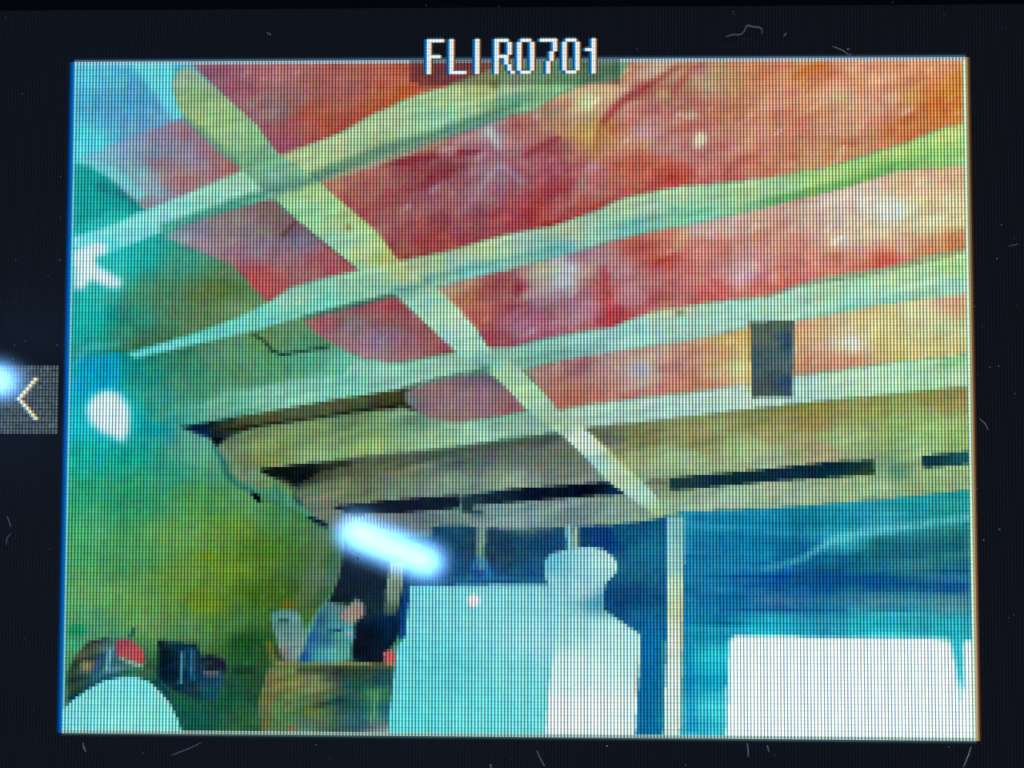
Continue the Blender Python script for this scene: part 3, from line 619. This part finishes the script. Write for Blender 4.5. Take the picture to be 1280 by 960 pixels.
paint([(1189, 797), (1204, 797), (1203, 845), (1201, 880), (1197, 845)], (40, 200, 220), soft=2.5, alpha=.85)
paint([(833, 646), (856, 645), (855, 720), (853, 800), (849, 945), (828, 945), (833, 800)],
      [(842, 660, (120, 195, 200)), (842, 700, (140, 205, 205)), (840, 740, (185, 220, 185)), (848, 760, (188, 208, 165)), (840, 800, (205, 228, 205)), (838, 860, (205, 232, 225)), (836, 910, (200, 232, 220))],
      'post', 'slim pale upright post left of the bright doorway', soft=1.1)
stroke([(829, 800), (826, 912)], 4, (40, 175, 165), soft=2, alpha=.6)
stroke([(854, 740), (851, 915)], 2.5, (175, 155, 120), soft=1.2, alpha=.5)

# --- darker backing box of the file name
m_ = (PX > 512) & (PX < 773) & (PY < 105)
IMG = np.where(m_[..., None], IMG * 0.74, IMG)
# block noise of the compressed picture and slow hue drift of the display
IMG = IMG + noise(8.2, 8.2, 0, 21, 3) * 4.0 + rng.normal(size=IMG.shape) * 3.0
sat = IMG.mean(-1, keepdims=True)
IMG = np.clip(sat + (IMG - sat) * 0.86 - 3, 0, 275)

LIN = lin(IMG)
# border line of the picture
BORD = np.zeros((NT, NS), bool); BORD[0] = BORD[-1] = True; BORD[:, 0] = BORD[:, -1] = True
REGIONS.append(('picture_border', 'thin whitish line around the picture'))
bid = len(REGIONS)
LIN[0] = LIN[0] * 0.25 + lin((165, 195, 205)) * 0.8
LIN[-1] = LIN[-1] * 0.15 + lin((165, 195, 185)) * 0.75
LIN[1:-1, -1] = lin((190, 225, 200)) * .9 + LIN[1:-1, -1] * .1
LIN[1:-1, 0] = lin((110, 190, 210)) * .6 + LIN[1:-1, 0] * .4
LIN[0, :][(PX[0] > 512) & (PX[0] < 773)] *= 0.5
REG[BORD] = bid

# ---------------------------------------------------------------- materials of the display
def pixel_material(name, strength=1.0, grid=True, amp=0.70, rowamp=0.16):
    m = bpy.data.materials.new(name); m.use_nodes = True
    nt = m.node_tree; N = nt.nodes; L = nt.links
    N.clear()
    out = N.new('ShaderNodeOutputMaterial'); em = N.new('ShaderNodeEmission')
    L.new(em.outputs[0], out.inputs[0])
    col = N.new('ShaderNodeVertexColor'); col.layer_name = 'lit'
    if not grid:
        L.new(col.outputs['Color'], em.inputs['Color']); em.inputs['Strength'].default_value = strength
        m.cycles.emission_sampling = 'NONE'
        return m
    tc = N.new('ShaderNodeTexCoord'); sp = N.new('ShaderNodeSeparateXYZ')
    L.new(tc.outputs['Object'], sp.inputs[0])
    def wave(src, period, phase, a):
        mu = N.new('ShaderNodeMath'); mu.operation = 'MULTIPLY_ADD'
        L.new(src, mu.inputs[0]); mu.inputs[1].default_value = 2*math.pi/period; mu.inputs[2].default_value = phase
        co = N.new('ShaderNodeMath'); co.operation = 'COSINE'; L.new(mu.outputs[0], co.inputs[0])
        ad = N.new('ShaderNodeMath'); ad.operation = 'MULTIPLY_ADD'
        L.new(co.outputs[0], ad.inputs[0]); ad.inputs[1].default_value = a; ad.inputs[2].default_value = 1.0
        return ad.outputs[0]
    def mul(a, b):
        n = N.new('ShaderNodeMath'); n.operation = 'MULTIPLY'; L.new(a, n.inputs[0]); L.new(b, n.inputs[1]); return n.outputs[0]
    rows = mul(wave(sp.outputs[1], PITCH, math.pi, rowamp), wave(sp.outputs[1], 2*PITCH, 0.4, rowamp * .45))
    cb = N.new('ShaderNodeCombineXYZ')
    for i, ph in enumerate((-0.35, 0.0, 0.35)):          # red, green and blue stripes sit side by side
        L.new(mul(rows, wave(sp.outputs[0], PITCH, math.pi + ph, amp)), cb.inputs[i])
    vm = N.new('ShaderNodeVectorMath'); vm.operation = 'MULTIPLY'
    L.new(col.outputs['Color'], vm.inputs[0]); L.new(cb.outputs[0], vm.inputs[1])
    L.new(vm.outputs[0], em.inputs['Color'])
    em.inputs['Strength'].default_value = strength
    m.cycles.emission_sampling = 'NONE'
    return m

M_PIX = pixel_material('lit_pixels', 1.0)
M_TEXT = pixel_material('text_pixels', 1.0, amp=.25, rowamp=.12)
M_BTN = pixel_material('button_pixels', 1.0, amp=.75, rowamp=.45)
M_FRINGE = pixel_material('painted_edge_fringe', 1.0, grid=False)

def pixel_mesh(name, cells, z=0.0):
    """cells: list of (s, t, w, h, rgb linear); coordinates in display pixels relative to the picture's corner"""
    n = len(cells)
    A = np.array([c[:4] for c in cells], float); col = np.array([c[4] for c in cells], float)
    s0, t0, w, h = A.T
    vx = np.stack([s0, s0 + w, s0 + w, s0], 1); vy = np.stack([t0 + h, t0 + h, t0, t0], 1)
    co = np.zeros((n, 4, 3)); co[..., 0] = (vx - 138) * PITCH; co[..., 1] = -(vy - 103.5) * PITCH; co[..., 2] = z
    me = bpy.data.meshes.new(name)
    me.vertices.add(4*n); me.vertices.foreach_set('co', co.ravel())
    me.loops.add(4*n); me.loops.foreach_set('vertex_index', np.arange(4*n, dtype=np.int32))
    me.polygons.add(n); me.polygons.foreach_set('loop_start', np.arange(0, 4*n, 4, dtype=np.int32))
    me.polygons.foreach_set('loop_total', np.full(n, 4, dtype=np.int32))
    me.update(calc_edges=True)
    ca = me.color_attributes.new('lit', 'FLOAT_COLOR', 'CORNER')
    rgba = np.ones((n, 4, 4)); rgba[..., :3] = col[:, None, :]
    ca.data.foreach_set('color', rgba.ravel())
    me.validate()
    return me

# ---------------------------------------------------------------- large structure
bench = tag(empty('workbench', (0, 0, 0)), 'plain dark wooden workbench under the handheld display', 'table')
M_WOOD = mat('bench_wood', (0.10, 0.06, 0.035), 0.6, noise=.35, scale=12)
link('bench_top', slab('bench_top', rounded_rect(1.4, 0.8, 0.02), -0.03, 0.0, 0.002), M_WOOD, bench)
for sx in (-1, 1):
    for sy in (-1, 1):
        me = slab('leg', rounded_rect(0.06, 0.06, 0.006, 2), -0.80, -0.03)
        link('leg', me, M_WOOD, bench, (sx*0.62, sy*0.32, 0))
floor = link('floor', slab('floor', rounded_rect(5, 5, 0.05, 1), -0.85, -0.80), mat('floor_concrete', (.16, .16, .17), .8, noise=.2, scale=6))
tag(floor, kind='structure')
Z_CEIL = 1.60
ceil = link('ceiling', slab('ceiling', rounded_rect(5, 5, 0.05, 1), Z_CEIL, Z_CEIL + .05), mat('ceiling_paint', (.06, .065, .08), .9, noise=.35, scale=.9))
tag(ceil, kind='structure')

# ---------------------------------------------------------------- lamps whose reflections show in the glass
Z_GLASS = 0.0013
def mirror_point(px, py, height):
    """where above the bench a light must hang to be mirrored at this spot of the glass"""
    s, t = photo_to_st(px, py, Z_GLASS)
    X, Y = xy(s, t)
    p = np.array([X, Y, Z_GLASS]); d = p - EYE; d[2] = -d[2]
    k = (height - Z_LCD - Z_GLASS) / d[2]
    q = p + d * k
    return q[0], q[1], height

def lamp_material(power):
    m = bpy.data.materials.new('lamp_light'); m.use_nodes = True
    nt = m.node_tree; nt.nodes.clear()
    o = nt.nodes.new('ShaderNodeOutputMaterial'); e = nt.nodes.new('ShaderNodeEmission')
    e.inputs['Color'].default_value = (*LAMP_COL, 1); e.inputs['Strength'].default_value = power
    nt.links.new(e.outputs[0], o.inputs[0]); return m

M_METAL = mat('lamp_metal', (.5, .52, .55), .4, 0.6, .05)
def tube_lamp(p0, p1, label, radius, power):
    p0, p1 = np.array(p0), np.array(p1)
    mid = (p0 + p1) / 2; d = p1 - p0; ln = float(np.linalg.norm(d)); ang = math.atan2(d[1], d[0])
    root = tag(empty('tube_lamp', (mid[0], mid[1], Z_CEIL)), label, 'lamp', 'ceiling lamps mirrored in the glass')
    root.rotation_euler.z = ang
    zt = p0[2] - Z_CEIL
    link('lamp_body', slab('lamp_body', rounded_rect(ln + .05, .04, .006, 3), zt + radius * 2.0, 0.0), M_METAL, root)
    bm = bmesh.new()
    prof = [(-ln/2 - radius, 0.0)] + [(-ln/2 - radius*math.cos(a), radius*math.sin(a)) for a in (.5, 1.0, 1.57)] + \
           [(ln/2 + radius*math.cos(a), radius*math.sin(a)) for a in (1.57, 1.0, .5)] + [(ln/2 + radius, 0.0)]
    rings = []
    for x, r in prof:
        rings.append([bm.verts.new((x, r*math.cos(2*math.pi*k/12), zt + r*math.sin(2*math.pi*k/12))) for k in range(12)] if r > 0 else [bm.verts.new((x, 0, zt))])
    for a, b in zip(rings, rings[1:]):
        for k in range(12):
            j = (k+1) % 12
            if len(a) == 1: bm.faces.new((a[0], b[j], b[k]))
            elif len(b) == 1: bm.faces.new((a[k], a[j], b[0]))
            else: bm.faces.new((a[k], a[j], b[j], b[k]))
    bmesh.ops.recalc_face_normals(bm, faces=bm.faces)
    link('glowing_tube', bm_mesh('glowing_tube', bm), lamp_material(power), root)
    for sx in (-1, 1):
        link('socket', slab('socket', rounded_rect(.012, .02, .002, 2), zt - radius*.6, zt + radius*2.2), M_METAL, root, (sx*(ln/2 + radius + .007), 0, 0))
    return root

HL = 1.52
tube_lamp(mirror_point(440, 666, HL), mirror_point(537, 704, HL), 'short blue-white tube lamp mirrored as the slanting white streak', .012, LAMP_POWER)
tube_lamp(mirror_point(-30, 470, HL), mirror_point(2, 478, HL), 'small blue-white lamp mirrored at the left edge beside the arrow button', .012, LAMP_POWER)

# ---------------------------------------------------------------- the display itself
screen = tag(empty('display_screen', (0, 0, 0)), 'black-framed camera display showing a red and pale-beamed roof picture under a file name', 'screen')
ox, oy = xy(138, 103.5)
M_PLASTIC = mat('housing_plastic', (.018, .019, .022), .55, noise=.3, scale=900)
M_BLACK = mat('mask_black', (.003, .0035, .005), .7, noise=.2, scale=2000)
W_LCD, H_LCD = 326 * PITCH, 240 * PITCH
OUT = rounded_rect(W_LCD + .024, H_LCD + .024, .008)
INN = rounded_rect(W_LCD + .0062, H_LCD + .0062, .0015)
link('housing', slab('housing', OUT, 0.0, 0.0186, .0012), M_PLASTIC, screen)
link('bezel', ring('bezel', rounded_rect(W_LCD + .0232, H_LCD + .0232, .0078), INN, .0186, .0216), M_PLASTIC, screen)
link('mask', ring('mask', rounded_rect(W_LCD + .0060, H_LCD + .0060, .0014), rounded_rect(W_LCD, H_LCD, .00005), .0186, .01995), M_BLACK, screen)

# unlit pixels: black, with the faint leak of the backlight through their grid
m = bpy.data.materials.new('unlit_pixels'); m.use_nodes = True
nt = m.node_tree; b = nt.nodes['Principled BSDF']
b.inputs['Base Color'].default_value = (.002, .002, .003, 1); b.inputs['Roughness'].default_value = .6
tc = nt.nodes.new('ShaderNodeTexCoord'); sp = nt.nodes.new('ShaderNodeSeparateXYZ'); nt.links.new(tc.outputs['Object'], sp.inputs[0])
mu = nt.nodes.new('ShaderNodeMath'); mu.operation = 'MULTIPLY'; mu.inputs[1].default_value = 2*math.pi/PITCH; nt.links.new(sp.outputs[0], mu.inputs[0])
co = nt.nodes.new('ShaderNodeMath'); co.operation = 'COSINE'; nt.links.new(mu.outputs[0], co.inputs[0])
ma = nt.nodes.new('ShaderNodeMath'); ma.operation = 'MULTIPLY_ADD'; ma.inputs[1].default_value = -.0018; ma.inputs[2].default_value = .0050
nt.links.new(co.outputs[0], ma.inputs[0])
b.inputs['Emission Color'].default_value = (.8, 1.0, 1.5, 1)
nt.links.new(ma.outputs[0], b.inputs['Emission Strength'])
m.cycles.emission_sampling = 'NONE'
link('lcd_panel', slab('lcd_panel', rounded_rect(W_LCD, H_LCD, .00002, 1), .0186, Z_LCD - .00004), m, screen)

# picture: one patch of lit pixels for each thing it shows
pic = None
order = [bid] + [i for i in range(1, len(REGIONS) + 1) if i != bid]
for i in order:
    name, label = REGIONS[i-1]
    ts, ss = np.nonzero(REG == i)
    if len(ts) == 0: continue
    cells = [(s, t, 1, 1, LIN[t, s]) for t, s in zip(ts, ss)]
    nm = 'picture' if i == bid else 'pictured_' + name
    o = link(nm, pixel_mesh(nm, cells), M_PIX, screen if i == bid else pic, (0, 0, Z_LCD) if i == bid else (0, 0, 0))
    if i == bid:
        pic = o; tag(o, 'lit picture with thin whitish border line on the display')
    else: tag(o, label)

# lens colour fringe painted as glowing edge strips: blue left, amber right
fr = []
for t in range(NT):
    x = 0.0
    for w, c in ((.5, (0, 105, 190)), (.5, (0, 80, 165)), (.45, (5, 48, 100)), (.45, (12, 28, 58))):
        x -= w; fr.append((x, t, w, 1, lin(c)))
    top = t / NT
    x = NS * 1.0
    for w, c in ((.5, (150 + 40*top, 145 + 35*top, 90 + 50*top)), (.5, (110 + 40*top, 75 + 25*top, 40 + 35*top)), (.5, (45 + 20*top, 32 + 8*top, 25))):
        fr.append((x, t, w, 1, lin(c))); x += w
for s in range(NS):
    fr.append((s, -.6, 1, .6, lin((60, 95, 120)))); fr.append((s, -1.1, 1, .5, lin((25, 40, 60))))
    fr.append((s, NT, 1, .5, lin((60, 85, 90)))); fr.append((s, NT + .5, 1, .5, lin((20, 38, 50))))
o = link('painted_edge_fringe', pixel_mesh('painted_edge_fringe', fr), M_FRINGE, pic)
tag(o, 'thin painted lens fringe, blue on the left and amber on the right edge of the picture')

# file name in the display's own pixel lettering
GLYPH = {
 'F': ["#####", "#", "#", "#", "#", "####", "#", "#", "#", "#", "#"],
 'L': ["#", "#", "#", "#", "#", "#", "#", "#", "#", "#", "#####"],
 'I': ["..#", "..#", "..#", "..#", "..#", "..#", "..#", "..#", "..#", "..#", "..#"],
 'R': ["####.", "#...#", "#...#", "#...#", "#...#", "####", "#..#", "#..#", "#...#", "#...#", "#....#"],
 '0': [".###.", "#...#", "#...#", "#...#", "#...#", "#...#", "#...#", "#...#", "#...#", "#...#", ".###."],
 '7': ["#####", "....#", "....#", "....#", "...#", "...#", "...#", "..#", "..#", "..#", "..#"],
 '1': ["...#", "...#", "...#", ".###", "...#", "...#", "...#", "...#", "...#", "...#", "...#"],
}
text_root = None
XPOS = [534.5, 563, 590, 619.5, 648, 677, 706, 729.5]
for ch, x in zip('FLIR0701', XPOS):
    s0, t0 = photo_to_st(x, 50.5)
    s0 = round(float(s0)) - .5; t0 = round(float(t0)) - .5
    cells = []
    rows = GLYPH[ch]
    on = {(r, c) for r, row in enumerate(rows) for c, k in enumerate(row) if k == '#'}
    for r, c in on:
        if (r, c-1) not in on:  # strokes get the camera's blue and amber colour fringe painted beside them
            cells.append((s0+c-.55, t0+r, .55, 1, lin((40, 150, 215)))); cells.append((s0+c-1.05, t0+r, .5, 1, lin((5, 75, 135))))
        if (r, c+1) not in on:
            cells.append((s0+c+1, t0+r, .4, 1, lin((215, 165, 110)))); cells.append((s0+c+1.4, t0+r, .4, 1, lin((90, 55, 35))))
        if (r-1, c) not in on: cells.append((s0+c, t0+r-.5, 1, .5, lin((50, 80, 100))))
        cells.append((s0+c, t0+r, 1, 1, lin((238, 250, 250))))
    me = pixel_mesh('letter', cells)
    if text_root is None:
        text_root = empty('file_name'); text_root.parent = screen; text_root.location = (0, 0, Z_LCD + .00001)
        tag(text_root, 'white file name lettering over the top edge of the picture')
    tag(link('letter', me, M_TEXT, text_root), 'white character %s of the file name' % ch)

# arrow button at the left edge
sa, ta = photo_to_st(73, 458.5); sb, tb = photo_to_st(-14, 541)
sa = round(float(sa)); ta = round(float(ta)); sb = round(float(sb)); tb = round(float(tb))
cells = []
for t in range(ta, tb):
    for s in range(sb, sa):
        k = 1 + .15 * rng.normal()
        cells.append((s, t, 1, 1, lin((72, 88, 98)) * max(.6, k)))
button = link('arrow_button', pixel_mesh('arrow_button', cells), M_BTN, screen, (0, 0, Z_LCD))
tag(button, 'dim grey arrow button square at the left edge of the display')
cells = []
pts = []
n = 6
for k in range(-n, n + 1):
    px = 23 + abs(k) * 3.4; py = 498.5 + k * 4.07
    s, t = photo_to_st(px, py)
    s = float(s); t = float(t)
    cells.append((s - .9, t - .5, .7, 1, lin((90, 150, 185) if k > -2 else (110, 140, 140))))
    cells.append((s - .3, t - .5, 1.0, 1, lin((235, 240, 215))))
    cells.append((s + .7, t - .5, .7, 1, lin((185, 145, 80))))
tag(link('arrow', pixel_mesh('arrow', cells, .00002), M_TEXT, button), 'white left-pointing chevron with amber edge')

# cover glass
g = bpy.data.materials.new('cover_glass'); g.use_nodes = True
nt = g.node_tree; nt.nodes.clear()
o_ = nt.nodes.new('ShaderNodeOutputMaterial'); mix = nt.nodes.new('ShaderNodeMixShader'); tr = nt.nodes.new('ShaderNodeBsdfTransparent')
gl = nt.nodes.new('ShaderNodeBsdfGlossy'); gl.distribution = 'BECKMANN'; gl.inputs["Roughness"].default_value = .080
mix.inputs[0].default_value = .045
nt.links.new(tr.outputs[0], mix.inputs[1]); nt.links.new(gl.outputs[0], mix.inputs[2]); nt.links.new(mix.outputs[0], o_.inputs[0])
glass = link('cover_glass', slab('cover_glass', rounded_rect(W_LCD + .0060, H_LCD + .0060, .0014), Z_LCD + .0003, Z_LCD + Z_GLASS), g, screen)
tag(glass, 'glossy clear cover glass with blue-white lamp reflections')

# ---------------------------------------------------------------- dust and fibres lying on the glass
M_DUST = mat('dust', (.88, .9, .92), .9, noise=.08)
ZG = Z_LCD + Z_GLASS
def at(px, py):
    s, t = photo_to_st(px, py, Z_GLASS); X, Y = xy(s, t); return X, Y, ZG

def fibre(name, pts, w, label, cat='fibre', group=None):
    P = [np.array(at(*p)) for p in pts]
    # smooth the polyline
    for _ in range(2):
        Q = [P[0]]
        for a, b_ in zip(P, P[1:]): Q += [a*.75 + b_*.25, a*.25 + b_*.75]
        Q.append(P[-1]); P = Q
    base = P[0].copy(); r = 1.2 * w * PITCH / 4.07 / 2
    V, F = [], []
    for i, p in enumerate(P):
        a = P[max(0, i-1)]; b_ = P[min(len(P)-1, i+1)]; d = b_ - a; d /= (np.linalg.norm(d) + 1e-12)
        nx = np.array([-d[1], d[0], 0])
        k = r * (.35 + .65 * math.sin(math.pi * (i + .7) / (len(P) + .4)))
        for q in range(5):
            an = 2*math.pi*q/5
            v = p - base + nx*k*math.cos(an) + np.array([0, 0, 1])*(k*math.sin(an) + k)
            V.append(tuple(v))
    for i in range(len(P)-1):
        for q in range(5):
            F.append((i*5+q, i*5+(q+1) % 5, (i+1)*5+(q+1) % 5, (i+1)*5+q))
    F.append(tuple(range(4, -1, -1))); F.append(tuple((len(P)-1)*5 + q for q in range(5)))
    me = bpy.data.meshes.new(name); me.from_pydata(V, [], F); me.update()
    return tag(link(name, me, M_DUST, None, tuple(base)), label, cat, group)

fibre('lint_fibre', [(907, 46), (916, 43), (925, 44), (931, 39), (933, 31), (941, 34), (950, 34), (953, 38), (952, 42)], 1.7, 'curly white lint fibre on the black border right of the file name')
fibre('lint_fibre', [(9, 645), (12, 652), (14, 659)], 1.2, 'short pale fibre on the left border, the upper of two below the arrow button')
fibre('lint_fibre', [(8, 681), (9, 672), (14, 667)], 1.2, 'bent pale fibre on the left border, the lower of two below the arrow button')
fibre('lint_fibre', [(104, 928), (105, 934), (108, 940)], 1.8, 'bright short fibre under the round shade at the bottom left')
fibre('lint_fibre', [(214, 944), (225, 940), (240, 934), (252, 928)], 1.2, 'long faint slanting fibre on the bottom border, nearest the round shade')
fibre('lint_fibre', [(613, 955), (614, 962)], 2.2, 'bright fibre at the bottom edge below the white cabinet')
fibre('lint_fibre', [(671, 938), (675, 948), (681, 958)], 1.4, 'pale broken fibre on the bottom border below the white container')
fibre('lint_fibre', [(934, 929), (935, 938), (935, 946)], 1.5, 'upright pale fibre below the left corner of the bright doorway')
fibre('lint_fibre', [(959, 932), (961, 940)], 1.4, 'tiny upright fibre just right of the one below the doorway corner')
fibre('lint_fibre', [(1214, 933), (1209, 948), (1204, 959)], 1.3, 'slanting pale fibre below the bottom right corner of the picture')
fibre('lint_fibre', [(1224, 523), (1232, 530), (1235, 537)], 1.2, 'faint curved fibre on the right border beside the fourth rafter')
fibre('lint_fibre', [(334, 41), (339, 44)], 2.0, 'small white lint bit on the top border left of the file name')
fibre('lint_fibre', [(980, 45), (983, 41)], 1.8, 'small pale lint bit on the top border right of the curly fibre')
fibre('lint_fibre', [(1260, 308), (1273, 305)], 1.0, 'faint straight fibre on the right border beside the second rafter')
fibre('lint_fibre', [(447, 696), (448, 703)], 1.6, 'small white lint bit below the slanting lamp reflection')
fibre('lint_fibre', [(1040, 58), (1052, 62), (1062, 69)], 1.0, 'thin fibre touching the top edge of the picture at the right')

SPECK = []
def speck(px, py, d, label, group):
    r = 1.35 * d * PITCH / 4.07 / 2
    if not SPECK:
        bm = bmesh.new(); bmesh.ops.create_icosphere(bm, subdivisions=1, radius=1.0)
        for v in bm.verts:
            v.co *= .8 + .35 * math.sin(v.co.x*7 + v.co.y*5 + v.co.z*3); v.co.z = v.co.z * .5 + .5
        zmin = min(v.co.z for v in bm.verts)
        for v in bm.verts: v.co.z -= zmin
        me = bm_mesh('dust_speck', bm); o = link('dust_speck', me, M_DUST); SPECK.append(o)
    else:
        o = SPECK[0].copy(); C.objects.link(o)
    o.location = at(px, py); o.scale = (r, r, r); o.rotation_euler.z = px * .7
    tag(o, label, 'dust', group)

for x, y, d in ((1060, 62, 3), (1063, 68, 2.5), (916, 15, 1.6), (918, 18, 1.6), (796, 61, 1.6), (1180, 19, 1.5), (1296*0+1257, 36, 1.2), (1116, 3, 1.4), (533, 7, 1.4), (624, 8, 1.6)):
    speck(x, y, d, 'tiny pale dust speck on the black border above the picture', 'dust specks above the picture')
for x, y, d in ((7, 22, 1.6), (16, 117, 1), (28, 117, 1.2), (53, 92, 1.2), (76, 221, 1.2), (75, 325, 1.8), (76, 272, 1.4), (20, 325, 1), (18, 432, 1.8), (71, 431, 1.8), (16, 448, 1.5), (32, 426, 1), (20, 377, 1), (62, 686, 1),
                (42, 887, 1), (31, 798, 1), (60, 345, 1), (10, 340, 1)):
    speck(x, y, d, 'tiny pale dust speck on the black border left of the picture', 'dust specks left of the picture')
for x, y, d in ((1252, 281, 1.8), (1268, 298, 1.2), (1246, 323, 1.8), (1269, 492, 1.8), (1237, 459, 1.6), (1248, 458, 1.8), (1221, 611, 2), (1249, 662, 2.4), (1229, 675, 1.8), (1220, 646, 1.2), (1261, 772, 1.8), (1267, 769, 1.6),
                (1228, 408, 1.2), (1271, 382, 1.1), (1218, 383, 1.4), (1222, 468, 1.2)):
    speck(x, y, d, 'tiny pale dust speck on the black border right of the picture', 'dust specks right of the picture')
for x, y, d in ((759, 932, 2.2), (395, 931, 1.8), (412, 948, 1.2), (1186, 934, 1.6), (857, 956, 1.8), (968, 944, 1.2), (640, 949, 1), (179, 941, 1.6)):
    speck(x, y, d, 'tiny pale dust speck on the black border below the picture', 'dust specks below the picture')
